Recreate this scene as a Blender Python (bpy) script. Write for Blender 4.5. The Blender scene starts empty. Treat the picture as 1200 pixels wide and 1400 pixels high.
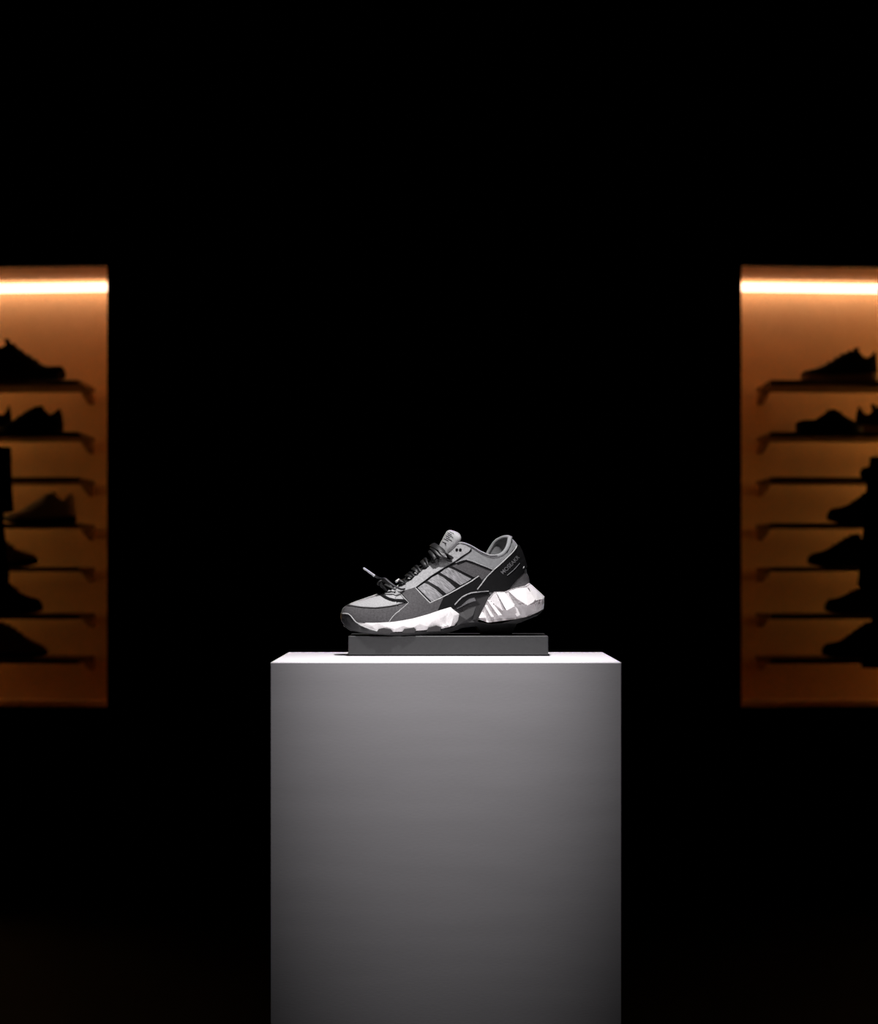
import bpy, bmesh, math, random
from mathutils import Vector, Matrix
from mathutils.bvhtree import BVHTree
from mathutils.geometry import delaunay_2d_cdt

S = bpy.context.scene
COL = S.collection
random.seed(4)

# ------------------------------------------------------------------ camera
F = 4170.0                       # focal length in pixels of the 1200x1400 frame
ZC = 1.2355                      # camera height
CY = -4.17                       # camera stands 4.17 m in front of the plinth
VX, VY = 605.0, 770.0            # vanishing point of the view direction
cd = bpy.data.cameras.new('camera')
cam = bpy.data.objects.new('camera', cd)
COL.objects.link(cam)
cam.location = (0, CY, ZC)
cam.rotation_euler = (math.pi / 2, 0, 0)
cd.sensor_width = 36.0
cd.sensor_fit = 'AUTO'
cd.lens = F * 36.0 / 1400.0
cd.shift_x = -(VX - 600.0) / 1400.0
cd.shift_y = (VY - 700.0) / 1400.0
cd.clip_end = 100
cd.dof.use_dof = True
cd.dof.focus_distance = 4.50
cd.dof.aperture_fstop = 8.0
S.camera = cam

# ------------------------------------------------------------------ light
w = bpy.data.worlds.new('world')
S.world = w
w.use_nodes = True
w.node_tree.nodes['Background'].inputs[0].default_value = (0.5, 0.6, 1, 1)
w.node_tree.nodes['Background'].inputs[1].default_value = 0.0
S.view_settings.view_transform = 'Standard'
S.view_settings.look = 'None'
S.view_settings.exposure = 0.0
S.view_settings.gamma = 1.0
S.view_settings.use_curve_mapping = False
S.cycles.max_bounces = 16
S.cycles.diffuse_bounces = 14
S.cycles.sample_clamp_indirect = 4.0

PT = 1.10                        # top of the plinth
def spot(name, energy, loc, aim, size, blend, radius):
    sp = bpy.data.lights.new(name, 'SPOT')
    sp.energy = energy
    sp.color = (1.0, 0.975, 0.985)
    sp.shadow_soft_size = radius
    sp.spot_size = math.radians(size)
    sp.spot_blend = blend
    so = bpy.data.objects.new(name, sp)
    COL.objects.link(so)
    so.location = loc
    so.rotation_euler = (Vector(aim) - Vector(loc)).to_track_quat('-Z', 'Y').to_euler()
spot('key_spotlight', 57, (0.03, 0.02, PT + 1.02), (0.0, 0.27, PT), 60, 0.8, 0.02)
spot('front_spotlight', 29, (0.0, -0.5, PT + 0.85), (0.0, 0.058, PT), 36.5, 1.0, 0.04)

STRIP_POWER = 3.0
FILL_POWER = 10.0
FILL_COLOR = (1.0, 0.57, 0.19)
STRIP_COLOR = (1.0, 0.68, 0.48)
STRIP_GAP = 0.055                 # the lamp stands this far off the back panel

# ------------------------------------------------------------------ materials
def mat(name, color, rough=0.6, metal=0.0, bump=None, bscale=200, spec=0.5, vary=0.0, vscale=60,
        stretch=(1, 1, 1), weave=False, bdist=0.0004, rot=None):
    m = bpy.data.materials.new(name)
    m.use_nodes = True
    nt = m.node_tree
    b = nt.nodes['Principled BSDF']
    b.inputs['Base Color'].default_value = (*color, 1)
    b.inputs['Roughness'].default_value = rough
    b.inputs['Metallic'].default_value = metal
    b.inputs['Specular IOR Level'].default_value = spec
    tc = nt.nodes.new('ShaderNodeTexCoord')
    mp = nt.nodes.new('ShaderNodeMapping')
    mp.inputs['Scale'].default_value = stretch
    if rot is not None:
        m0 = nt.nodes.new('ShaderNodeMapping')
        m0.inputs['Rotation'].default_value = (0, rot, 0)
        nt.links.new(tc.outputs['Object'], m0.inputs[0])
        nt.links.new(m0.outputs[0], mp.inputs[0])
    else:
        nt.links.new(tc.outputs['Object'], mp.inputs[0])
    if vary > 0:
        n = nt.nodes.new('ShaderNodeTexNoise')
        n.inputs['Scale'].default_value = vscale
        n.inputs['Detail'].default_value = 6
        nt.links.new(mp.outputs[0], n.inputs['Vector'])
        r = nt.nodes.new('ShaderNodeMapRange')
        r.inputs[1].default_value = 0.3
        r.inputs[2].default_value = 0.7
        r.inputs[3].default_value = 1 - vary
        r.inputs[4].default_value = 1 + vary
        nt.links.new(n.outputs[0], r.inputs[0])
        mx = nt.nodes.new('ShaderNodeMix')
        mx.data_type = 'RGBA'
        mx.blend_type = 'MULTIPLY'
        mx.inputs[0].default_value = 1
        mx.inputs[6].default_value = (*color, 1)
        nt.links.new(r.outputs[0], mx.inputs[7])
        nt.links.new(mx.outputs[2], b.inputs['Base Color'])
    if bump:
        if weave:
            n2 = nt.nodes.new('ShaderNodeTexVoronoi')
        else:
            n2 = nt.nodes.new('ShaderNodeTexNoise')
            n2.inputs['Detail'].default_value = 5
        n2.inputs['Scale'].default_value = bscale
        nt.links.new(mp.outputs[0], n2.inputs['Vector'])
        bp = nt.nodes.new('ShaderNodeBump')
        bp.inputs['Strength'].default_value = bump
        bp.inputs['Distance'].default_value = bdist
        nt.links.new(n2.outputs[0], bp.inputs['Height'])
        nt.links.new(bp.outputs[0], b.inputs['Normal'])
    return m

M = {}
M['room'] = mat('matte_black_paint', (0.006, 0.006, 0.007), 0.9, spec=0.1)
M['floor'] = mat('black_floor', (0.006, 0.006, 0.007), 0.8, spec=0.1)
M['niche'] = mat('amber_painted_panel', (0.88, 0.62, 0.36), 0.75, spec=0.2, vary=0.04, vscale=6)
M['shelf'] = mat('dark_shelf', (0.22, 0.125, 0.05), 0.55, spec=0.3)
M['shade_bracket'] = mat('amber_shade_bracket', (0.40, 0.26, 0.13), 0.7, spec=0.2)
M['plinth'] = mat('white_plinth_paint', (0.74, 0.715, 0.745), 0.7, spec=0.25, bump=0.10, bscale=120, bdist=0.002, vary=0.035,
                  vscale=5, stretch=(1, 1, 7))
M['riser'] = mat('satin_grey_riser', (0.080, 0.082, 0.082), 0.36, metal=0.5, spec=0.3, vary=0.03, vscale=8)
M['knit'] = mat('light_grey_mesh', (0.40, 0.40, 0.405), 0.85, spec=0.2, bump=0.5, bscale=900, vary=0.18, vscale=700, weave=True)
M['lining'] = mat('grey_lining', (0.27, 0.275, 0.28), 0.9, spec=0.1, bump=0.4, bscale=600, vary=0.12, vscale=300)
M['suede'] = mat('mid_grey_suede', (0.088, 0.085, 0.088), 0.9, spec=0.15, bump=0.5, bscale=700, vary=0.22, vscale=420)
M['eyestay'] = mat('pale_grey_nubuck', (0.37, 0.37, 0.375), 0.85, spec=0.2, bump=0.6, bscale=600, vary=0.22, vscale=420)
M['stripe'] = mat('brushed_grey_stripe', (0.24, 0.237, 0.245), 0.55, spec=0.4, bump=0.6, bscale=40, vary=0.55, vscale=36,
                  stretch=(1, 14, 22), rot=math.radians(-44))
M['black'] = mat('black_leather', (0.007, 0.007, 0.0075), 0.55, spec=0.15, bump=0.25, bscale=500)
M['blackmat'] = mat('black_textile', (0.007, 0.007, 0.0075), 0.9, spec=0.1, bump=0.4, bscale=800)
M['piping'] = mat('white_piping', (0.50, 0.50, 0.50), 0.5)
M['white'] = mat('white_foam', (0.74, 0.715, 0.715), 0.55, spec=0.35, bump=0.12, bscale=300, vary=0.03, vscale=200)
M['shank'] = mat('dark_grey_shank', (0.03, 0.029, 0.03), 0.6, spec=0.2)
M['rubber'] = mat('black_rubber', (0.006, 0.006, 0.0065), 0.6, spec=0.5)
M['bumper'] = mat('dark_bumper_rubber', (0.03, 0.03, 0.031), 0.45, spec=0.5)
M['lug'] = mat('grey_rubber_lug', (0.045, 0.043, 0.043), 0.5, spec=0.4)
M['lace'] = mat('black_lace', (0.009, 0.009, 0.0095), 0.5, spec=0.5, bump=0.5, bscale=900)
M['text'] = mat('grey_print', (0.13, 0.13, 0.135), 0.6)
M['dark_upper'] = mat('black_knit', (0.008, 0.008, 0.0095), 0.9, spec=0.15)
M['navy_upper'] = mat('navy_knit', (0.012, 0.014, 0.022), 0.9, spec=0.15)
M['beige_upper'] = mat('beige_grey_knit', (0.78, 0.72, 0.78), 0.9, spec=0.15)
M['taupe_upper'] = mat('taupe_knit', (0.34, 0.26, 0.24), 0.9, spec=0.15)
M['dark_sole'] = mat('black_sole', (0.008, 0.008, 0.009), 0.7, spec=0.3)
M['pale_sole'] = mat('pale_grey_sole', (0.32, 0.27, 0.24), 0.7, spec=0.3)
M['cloth'] = mat('black_cloth', (0.005, 0.005, 0.006), 0.95, spec=0.05)
M['steel'] = mat('dark_steel', (0.06, 0.06, 0.065), 0.4, metal=0.9)

def glow(name, color, power):
    m = bpy.data.materials.new(name)
    m.use_nodes = True
    b = m.node_tree.nodes['Principled BSDF']
    b.inputs['Base Color'].default_value = (0.8, 0.8, 0.8, 1)
    b.inputs['Emission Color'].default_value = (*color, 1)
    b.inputs['Emission Strength'].default_value = power
    return m
M['glow'] = glow('warm_strip_glow', STRIP_COLOR, STRIP_POWER)
M['glow_fill'] = glow('amber_fill_glow', FILL_COLOR, FILL_POWER)

# ------------------------------------------------------------------ helpers
def put(name, bm, m, parent=None, smooth=None, mods=()):
    me_ = bpy.data.meshes.new(name)
    bmesh.ops.recalc_face_normals(bm, faces=bm.faces)
    bm.to_mesh(me_)
    bm.free()
    o = bpy.data.objects.new(name, me_)
    COL.objects.link(o)
    me_.materials.append(m)
    if smooth is not None:
        for p in me_.polygons:
            p.use_smooth = True
        me_.set_sharp_from_angle(angle=math.radians(smooth))
    if parent:
        o.parent = parent
        o.matrix_parent_inverse = Matrix.Translation(-Vector(parent.location)) if False else Matrix.Identity(4)
    return o

def thing(name, label, cat, loc=(0, 0, 0), rz=0, group=None):
    o = bpy.data.objects.new(name, None)
    COL.objects.link(o)
    o.empty_display_size = 0.05
    o.location = loc
    o.rotation_euler = (0, 0, rz)
    return tag(o, label, cat, group)

def tag(o, label, cat, group=None):
    o['label'] = label
    o['category'] = cat
    if group:
        o['group'] = group
    return o

def structure(o):
    o['kind'] = 'structure'
    return o

def box(bm, x0, x1, y0, y1, z0, z1):
    vs = [bm.verts.new(p) for p in ((x0, y0, z0), (x1, y0, z0), (x1, y1, z0), (x0, y1, z0),
                                    (x0, y0, z1), (x1, y0, z1), (x1, y1, z1), (x0, y1, z1))]
    for f in ((0, 3, 2, 1), (4, 5, 6, 7), (0, 1, 5, 4), (1, 2, 6, 5), (2, 3, 7, 6), (3, 0, 4, 7)):
        bm.faces.new([vs[i] for i in f])
    return vs

def hexa(bm, pts):
    vs = [bm.verts.new(p) for p in pts]
    for f in ((0, 3, 2, 1), (4, 5, 6, 7), (0, 1, 5, 4), (1, 2, 6, 5), (2, 3, 7, 6), (3, 0, 4, 7)):
        bm.faces.new([vs[i] for i in f])

def bevel(o, width, seg=2, ang=30):
    md = o.modifiers.new('bevel', 'BEVEL')
    md.width = width
    md.segments = seg
    md.limit_method = 'ANGLE'
    md.angle_limit = math.radians(ang)
    return o

def cr(pts, n):
    """Catmull-Rom through a list of tuples, n samples per span."""
    pts = [Vector(p) for p in pts]
    out = []
    for i in range(len(pts) - 1):
        p0 = pts[max(i - 1, 0)]; p1 = pts[i]; p2 = pts[i + 1]; p3 = pts[min(i + 2, len(pts) - 1)]
        for k in range(n):
            t = k / n
            out.append(0.5 * ((2 * p1) + (p2 - p0) * t + (2 * p0 - 5 * p1 + 4 * p2 - p3) * t * t
                              + (3 * p1 - p0 - 3 * p2 + p3) * t ** 3))
    out.append(pts[-1])
    return out

def tube(bm, pts, r, n=8, flat=1.0, up=Vector((0, 0, 1)), cap=True):
    """round or flattened tube; r may be a list; flat scales along `up`-ish normal."""
    pts = [Vector(p) for p in pts]
    rings = []
    N = len(pts)
    for i, p in enumerate(pts):
        d = (pts[min(i + 1, N - 1)] - pts[max(i - 1, 0)])
        d = d.normalized() if d.length > 1e-9 else Vector((1, 0, 0))
        a = up - d * up.dot(d)
        if a.length < 1e-4:
            a = Vector((0, 1, 0)) - d * d.y
        a.normalize()
        b = d.cross(a)
        rr = r[i] if isinstance(r, (list, tuple)) else r
        rings.append([bm.verts.new(p + a * math.cos(2 * math.pi * k / n) * rr * flat
                                   + b * math.sin(2 * math.pi * k / n) * rr) for k in range(n)])
    for i in range(N - 1):
        for k in range(n):
            bm.faces.new((rings[i][k], rings[i][(k + 1) % n], rings[i + 1][(k + 1) % n], rings[i + 1][k]))
    if cap:
        bm.faces.new(list(reversed(rings[0])))
        bm.faces.new(rings[-1])

# ------------------------------------------------------------------ the room
def room():
    bm = bmesh.new(); box(bm, -5.0, 5.0, -6.0, 9.2, -0.1, 0.0)
    structure(put('floor', bm, M['floor']))
    bm = bmesh.new(); box(bm, -5.0, 5.0, -6.0, 9.2, 4.2, 4.3)
    structure(put('ceiling', bm, M['room']))
    bm = bmesh.new(); box(bm, -5.1, -5.0, -6.0, 9.2, 0, 4.2)
    structure(put('wall_left', bm, M['room']))
    bm = bmesh.new(); box(bm, 5.0, 5.1, -6.0, 9.2, 0, 4.2)
    structure(put('wall_right', bm, M['room']))
    bm = bmesh.new(); box(bm, -5.0, 5.0, -6.1, -6.0, 0, 4.2)
    structure(put('wall_rear', bm, M['room']))

DF, DB = 11.32, 12.0             # distance of the wall face and of the niche back from the camera
SK = 0.14                        # the side bays turn away from the viewer outwards
XI = {1: (1013.3 - VX) * DF / F, -1: (146.3 - VX) * DF / F}
NZ0 = ZC - (968 - VY) * DF / F
NZ1 = ZC - (362 - VY) * DF / F
NW = 1.15                        # niche width

def yw(side, u, d):
    """depth of the side bay at u metres outward of the niche's inner edge, d = distance at u=0"""
    return CY + d + SK * u

def bay(bm, side, u0, u1, d0, d1, z0, z1):
    X = lambda u: XI[side] + side * u
    pts = [(X(u0), yw(side, u0, d0), z0), (X(u1), yw(side, u1, d0), z0), (X(u1), yw(side, u1, d1), z0), (X(u0), yw(side, u0, d1), z0),
           (X(u0), yw(side, u0, d0), z1), (X(u1), yw(side, u1, d0), z1), (X(u1), yw(side, u1, d1), z1), (X(u0), yw(side, u0, d1), z1)]
    hexa(bm, pts)

room()
bm = bmesh.new()
box(bm, XI[-1], XI[1], CY + DF, CY + DF + 0.05, 0, 4.2)
for s in (1, -1):
    uo = 5.0 - abs(XI[s])
    bay(bm, s, 0, NW, DF, DF + 0.05, 0, NZ0)
    bay(bm, s, 0, NW, DF, DF + 0.05, NZ1, 4.2)
    bay(bm, s, NW, uo, DF, DF + 0.05, 0, 4.2)
structure(put('wall_back', bm, M['room']))

SIDE = {1: 'right', -1: 'left'}
for s in (1, -1):
    bm = bmesh.new()
    t = 0.02
    d0 = DF + 0.051
    bay(bm, s, -t, NW + t, DB, DB + t, NZ0 - t, NZ1 + t)          # back panel
    bay(bm, s, -t, NW + t, d0, DB, NZ0 - t, NZ0)                 # bottom
    bay(bm, s, -t, NW + t, d0, DB, NZ1, NZ1 + t)                 # top
    bay(bm, s, -t, 0, d0, DB, NZ0, NZ1)                          # inner cheek
    bay(bm, s, NW, NW + t, d0, DB, NZ0, NZ1)                     # outer cheek
    structure(put('wall_niche_' + SIDE[s], bm, M['niche']))
    # the warm tube lamp along the top of the niche
    X = lambda u: XI[s] + s * u
    lamp = thing('strip_light', 'warm glowing strip light along the top of the %s shoe niche' % SIDE[s], 'light',
                 (X(0.0), yw(s, 0, DB - STRIP_GAP), NZ1 - 0.03))
    bm = bmesh.new()
    L0 = Vector((X(0.003), yw(s, 0.003, DB - STRIP_GAP), NZ1 - 0.026)) - lamp.location
    L1 = Vector((X(NW - 0.01), yw(s, NW - 0.01, DB - STRIP_GAP), NZ1 - 0.026)) - lamp.location
    tube(bm, [L0, L0 * 0.5 + L1 * 0.5, L1], 0.017, 14)
    put('diffuser_tube', bm, M['glow'], lamp, 40)
    bm = bmesh.new()  # upright amber tube added outside the view to brighten the lower shelves
    pts = [Vector((X(NW - 0.06), yw(s, NW - 0.06, DB - 0.42), z)) - lamp.location for z in (NZ1 - 0.30, NZ1 - 0.75, NZ1 - 1.12, NZ1 - 1.22, NZ1 - 1.52)]
    tube(bm, pts, [0.022, 0.022, 0.021, 0.012, 0.011], 12, up=Vector((1, 0, 0)))
    put('added_fill_tube', bm, M['glow_fill'], lamp, 40)['label'] = 'added amber fill tube, unseen, upright in the outer corner'
    for u in (0.62, 1.05):
        bm = bmesh.new()
        bay(bm, s, u, u + 0.02, DB - STRIP_GAP - .01, DB - STRIP_GAP + .01, NZ1 - 0.02, NZ1)
        bmesh.ops.translate(bm, verts=bm.verts, vec=-Vector(lamp.location))
        put('mounting_clip', bm, M['steel'], lamp)

# ------------------------------------------------------------------ shelves
SHELF_Y = [519, 590, 652, 715, 775.5, 841, 902]
ORD = ['topmost', 'second from the top', 'third from the top', 'middle one', 'fifth from the top', 'second lowest', 'lowest']
DS0, DS1 = 11.36, 11.895
SHELF_Z = [ZC - (y - VY) * DS0 / F for y in SHELF_Y]
END = {1: 1.222 - XI[1], -1: 1.357 - abs(XI[-1])}
def build_shelf(side):
    o = thing('display_shelf', '', 'shelf', (XI[side], CY + DS0, 0), 0, 'floating shelves in the %s niche' % SIDE[side])
    bm = bmesh.new()
    bay(bm, side, END[side], NW - 0.16, DS0, DS1, -0.0165, 0.0)
    bmesh.ops.translate(bm, verts=bm.verts, vec=-Vector((XI[side], CY + DS0, 0)))
    bevel(put('board', bm, M['shelf'], o), 0.002)
    for u in (END[side] + 0.016, NW - 0.20):
        bm = bmesh.new()
        bay(bm, side, u, u + 0.036, DS1 - 0.03, DB, -0.024, -0.0165)
        bm.verts.ensure_lookup_table()
        bm.verts[2].co.x += -side * 0.014     # support whose tapered foot stands in for the shelf end's shadow
        for i in (2, 3):
            bm.verts[i].co.z = -0.060
        bmesh.ops.translate(bm, verts=bm.verts, vec=-Vector((XI[side], CY + DS0, 0)))
        put('shade_bracket', bm, M['shade_bracket'], o)
    return o
def dup(root):
    r = root.copy(); COL.objects.link(r)
    for ch in list(root.children):
        c = ch.copy(); COL.objects.link(c); c.parent = r
        for g in list(ch.children):
            d = g.copy(); COL.objects.link(d); d.parent = c
    return r
for s in (1, -1):
    first = build_shelf(s)
    for i, z in enumerate(SHELF_Z):
        o = first if i == 0 else dup(first)
        o.location.z = z
        o['label'] = 'dark thin shelf, %s of the seven in the %s niche' % (ORD[i], SIDE[s])

# ------------------------------------------------------------------ plinth and riser
bm = bmesh.new()
PX0, PX1 = (369.7 - VX) / 1000.0, (849.3 - VX) / 1000.0
box(bm, PX0, PX1, 0.0, 0.48, 0.0, PT)
plinth = put('display_plinth', bm, M['plinth'])
bevel(plinth, 0.0012, 2)
tag(plinth, 'tall white square plinth in the centre carrying the spotlit sneaker', 'plinth')

RY0, RY1 = 0.28, 0.455
RZ = PT + 0.0293
bm = bmesh.new()
box(bm, (476 - VX) * 4.45 / F, (749.3 - VX) * 4.45 / F, RY0, RY1, PT + 0.0018, RZ)
riser = thing('display_riser', 'low grey rectangular block on the white plinth under the sneaker', 'riser', (0.008, 0.36, PT))
for v in bm.verts:
    v.co -= Vector(riser.location)
bevel(put('block', bm, M['riser'], riser), 0.0010, 3)
bm = bmesh.new()
box(bm, (479 - VX) * 4.45 / F, (746.5 - VX) * 4.45 / F, RY0 + 0.004, RY1 - 0.004, PT, PT + 0.0018)  # recessed black pad added to draw the dark contact shadow under the block
for v in bm.verts:
    v.co -= Vector(riser.location)
put('shadow_line_pad', bm, M['blackmat'], riser)

# ------------------------------------------------------------------ the hero sneaker
YC = 0.333
DN = 4.462
SHOE = thing('sneaker', 'spotlit grey and black chunky sneaker with white sculpted heel on the plinth', 'sneaker', (0.0, YC, RZ), math.radians(3.6))
O = Vector((0.0, 0.0, RZ))
def q(X, Y):
    """design sheet coordinates (side elevation) -> shoe-local x, z in metres"""
    x = (440 + X / 3.529 - VX) * DN / F
    z = ZC - (700 + Y / 3.529 - VY) * DN / F - RZ
    return x, z

def lerp_table(tab):
    def f(X):
        if X <= tab[0][0]: return tab[0][1]
        for (a, b), (c, d) in zip(tab, tab[1:]):
            if X <= c:
                t = (X - a) / (c - a)
                return b + (d - b) * t
        return tab[-1][1]
    return f

ROWS = [  # bottom X, halfwidth, Y | top X, halfwidth, Y   | far-side top (X, hw, Y)
    (92, 0, 502, 106, 0, 466), (95, .020, 508, 114, 0, 456), (110, .032, 515, 130, 0, 447), (140, .040, 525, 160, 0, 434),
    (190, .046, 535, 200, 0, 420), (260, .0495, 540, 262, 0, 400), (330, .050, 538, 310, .0, 387), (390, .0485, 530, 350, .006, 371),
    (450, .046, 520, 400, .011, 338), (520, .0425, 505, 470, .014, 290), (590, .039, 490, 545, .017, 243), (650, .037, 465, 605, .019, 192),
    (700, .036, 440, 640, .022, 163), (750, .0355, 425, 667, .025, 153), (790, .035, 410, 710, .029, 167), (830, .035, 405, 760, .033, 196),
    (870, .034, 400, 805, .035, 214), (910, .032, 390, 850, .035, 210), (945, .028, 375, 880, .031, 188), (975, .021, 362, 897, .024, 158),
    (995, .011, 352, 906, .013, 130), (1003, 0, 347, 912, 0, 122)]
FARTOP = {16: (800, .035, 212), 17: (824, .034, 178), 18: (848, .031, 142), 19: (876, .024, 124), 20: (898, .013, 119), 21: (912, 0, 122)}

def shell_grid(rows, side, nv=16, per=4, far=None):
    ctl = []
    for i, (bx, bw, by, tx, tw, ty) in enumerate(rows):
        if far and i in far:
            tx, tw, ty = far[i]
        ctl.append((bx, bw, by, tx, tw, ty))
    B = cr([(a, b * 1000, c) for a, b, c, *_ in ctl], per)
    T = cr([c[3:4] + (c[4] * 1000,) + c[5:6] for c in ctl], per)
    grid = []
    for b, t in zip(B, T):
        b = Vector((b.x, max(b.y, 0), b.z)); t = Vector((t.x, max(t.y, 0), t.z))
        c = Vector((b.x * .45 + t.x * .55, max(b.y, t.y) * 1.04, b.z * 0.38 + t.z * 0.62))
        if t.y < 3:
            c.z = b.z * 0.15 + t.z * 0.85
            c.x = b.x * .7 + t.x * .3
        row = []
        for k in range(nv + 1):
            v = k / nv
            p = b * (1 - v) ** 2 + c * 2 * v * (1 - v) + t * v * v
            x, z = q(p.x, p.z)
            row.append(Vector((x, side * p.y / 1000, z)))
        grid.append(row)
    return grid

def shell_mesh(gn, gf):
    bm = bmesh.new()
    for g, flip in ((gn, 0), (gf, 1)):
        vs = [[bm.verts.new(p) for p in row] for row in g]
        for i in range(len(vs) - 1):
            for k in range(len(vs[0]) - 1):
                f = (vs[i][k], vs[i + 1][k], vs[i + 1][k + 1], vs[i][k + 1])
                bm.faces.new(f if not flip else tuple(reversed(f)))
    bmesh.ops.remove_doubles(bm, verts=bm.verts, dist=0.00005)
    return bm

gn = shell_grid(ROWS, -1)
gf = shell_grid(ROWS, 1, far=FARTOP)
bmu = shell_mesh(gn, gf)
bmesh.ops.recalc_face_normals(bmu, faces=bmu.faces)
BVH = BVHTree.FromBMesh(bmu)
_h, _n, *_ = BVH.ray_cast(Vector((q(430, 480)[0], -1, q(430, 480)[1])), Vector((0, 1, 0)))
INW = -1 if _n.y < 0 else 1
if INW > 0:
    bmesh.ops.reverse_faces(bmu, faces=bmu.faces)
def put_raw(name, bm, m, parent, smooth):
    me_ = bpy.data.meshes.new(name); bm.to_mesh(me_); bm.free()
    o = bpy.data.objects.new(name, me_); COL.objects.link(o); me_.materials.append(m); o.parent = parent
    for p in me_.polygons: p.use_smooth = True
    me_.set_sharp_from_angle(angle=math.radians(smooth))
    return o
upper = put_raw('upper', bmu, M['lining'], SHOE, 60)
md = upper.modifiers.new('thickness', 'SOLIDIFY')
md.thickness = 0.0035
md.offset = -1
tag_part = lambda o, l: o.__setitem__('label', l)
tag_part(upper, 'grey woven fabric upper with padded lining')

def on_side(X, Y, side=-1, off=0.0):
    x, z = q(X, Y)
    return surf(x, z, side, off)

def surf(x, z, side, off):
    h, n, *_ = BVH.ray_cast(Vector((x, side * 1.0, z)), Vector((0, -side, 0)))
    if h is None:                    # past the silhouette: walk back towards the middle of the shoe
        cx_, cz_ = q(480, 450)
        d = Vector((cx_ - x, 0, cz_ - z)).normalized() * 0.0003
        p = Vector((x, side * 1.0, z))
        for _ in range(60):
            p += d
            h, n, *_ = BVH.ray_cast(p, Vector((0, -side, 0)))
            if h is not None:
                break
        else:
            h, n, *_ = BVH.find_nearest(Vector((x, side * 0.006, z)))
    if n.y * side < 0 and abs(n.y) > 0.02:
        n = -n
    return h + n * off

def dense(poly, step, closed=True):
    out = []
    n = len(poly)
    for i in range(n if closed else n - 1):
        a = Vector(poly[i][:2]); b = Vector(poly[(i + 1) % n][:2])
        k = max(1, int((b - a).length / step))
        for j in range(k):
            out.append(a.lerp(b, j / k))
    if not closed:
        out.append(Vector(poly[-1][:2]))
    return out

def inside(p, poly):
    c = False
    n = len(poly)
    for i in range(n):
        a, b = poly[i], poly[(i + 1) % n]
        if (a[1] > p[1]) != (b[1] > p[1]) and p[0] < (b[0] - a[0]) * (p[1] - a[1]) / (b[1] - a[1]) + a[0]:
            c = not c
    return c

def panel(name, poly, m, th=0.0012, step=9, sides=(-1, 1), label=None, parent=None, smooth_poly=0):
    """a cut piece of material laid on the curved upper and given its own thickness"""
    if smooth_poly:
        poly = [tuple(v) for v in cr([(a, b, 0) for a, b in poly + [poly[0]]], smooth_poly)][:-1]
    bd = dense(poly, step)
    xs = [p.x for p in bd]; ys = [p.y for p in bd]
    pts = list(bd)
    x = min(xs) + step / 2
    while x < max(xs):
        y = min(ys) + step / 2
        while y < max(ys):
            p = Vector((x, y))
            if inside(p, bd) and min((p - e).length for e in bd) > step * 0.55:
                pts.append(p)
            y += step
        x += step
    nb = len(bd)
    V, E, Fc, *_ = delaunay_2d_cdt(pts, [(i, (i + 1) % nb) for i in range(nb)], [], 1, 1e-5)
    objs = []
    for s in sides:
        bm = bmesh.new()
        top = [bm.verts.new(on_side(v.x, v.y, s, th)) for v in V]
        bot = [bm.verts.new(on_side(v.x, v.y, s, -0.0004)) for v in V]
        cnt = {}
        for f in Fc:
            try:
                bm.faces.new([top[i] for i in f])
            except ValueError:
                continue
            for a, b in zip(f, f[1:] + f[:1]):
                kk = (min(a, b), max(a, b))
                cnt[kk] = cnt.get(kk, 0) + 1
        for (a, b), c in cnt.items():
            if c == 1:
                try:
                    bm.faces.new((top[a], top[b], bot[b], bot[a]))
                except ValueError:
                    pass
        loose = [v for v in bm.verts if not v.link_faces]
        bmesh.ops.delete(bm, geom=loose, context='VERTS')
        o = put(name, bm, m, parent or SHOE, 50)
        if label:
            o['label'] = label
        objs.append(o)
    return objs

def seam(name, pts, r, m, off=0.0012, n=6, sides=(-1, 1), step=6, parent=None, label=None):
    """piping or stitching line following the upper"""
    d = dense(pts, step, closed=False)
    for s in sides:
        bm = bmesh.new()
        tube(bm, [on_side(p.x, p.y, s, off) for p in d], r, n)
        o = put(name, bm, m, parent or SHOE, 60)
        if label:
            o['label'] = label

# --- cut panels of the upper
panel('vamp_mesh', [(108, 468), (130, 447), (165, 433), (200, 421), (262, 400), (283, 404), (305, 418), (330, 428), (360, 433), (400, 433),
                    (405, 445), (330, 462), (250, 470), (170, 466), (120, 462)], M['knit'], 0.0011, 7, label='light grey toe mesh')
panel('throat_trim', [(264, 400), (285, 397), (298, 410), (320, 420), (345, 425), (385, 425), (405, 432), (412, 441), (398, 440), (370, 437),
                      (330, 433), (300, 423), (280, 410)], M['blackmat'], 0.0022, 6, smooth_poly=3, label='black throat edging')
panel('throat_insert', [(300, 396), (312, 388), (345, 374), (362, 388), (380, 412), (386, 424), (345, 424), (318, 418), (302, 409)],
      M['knit'], 0.0020, 6, label='pale insert below the laces')
panel('toe_overlay', [(90, 490), (98, 474), (108, 464), (122, 455), (128, 452), (180, 460), (250, 463), (320, 455), (370, 444), (408, 438),
                      (380, 465), (345, 490), (325, 510), (308, 536), (250, 540), (165, 540), (140, 520), (120, 500)], M['suede'], 0.0018, 7,
      label='mid grey suede toe overlay')
seam('toe_stitching', cr([(118, 458, 0), (140, 460, 0), (180, 465, 0), (250, 467, 0), (320, 459, 0), (370, 448, 0), (400, 440, 0)], 4), 0.0006, M['blackmat'], 0.0020)
panel('saddle_overlay', [(375, 388), (410, 379), (446, 370), (478, 404), (512, 440), (545, 424), (580, 408), (560, 450), (545, 484), (500, 502),
                         (430, 522), (312, 538), (328, 512), (348, 490), (382, 465), (412, 438), (398, 420)], M['suede'], 0.0022, 8,
      label='mid grey suede saddle overlay')
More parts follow.
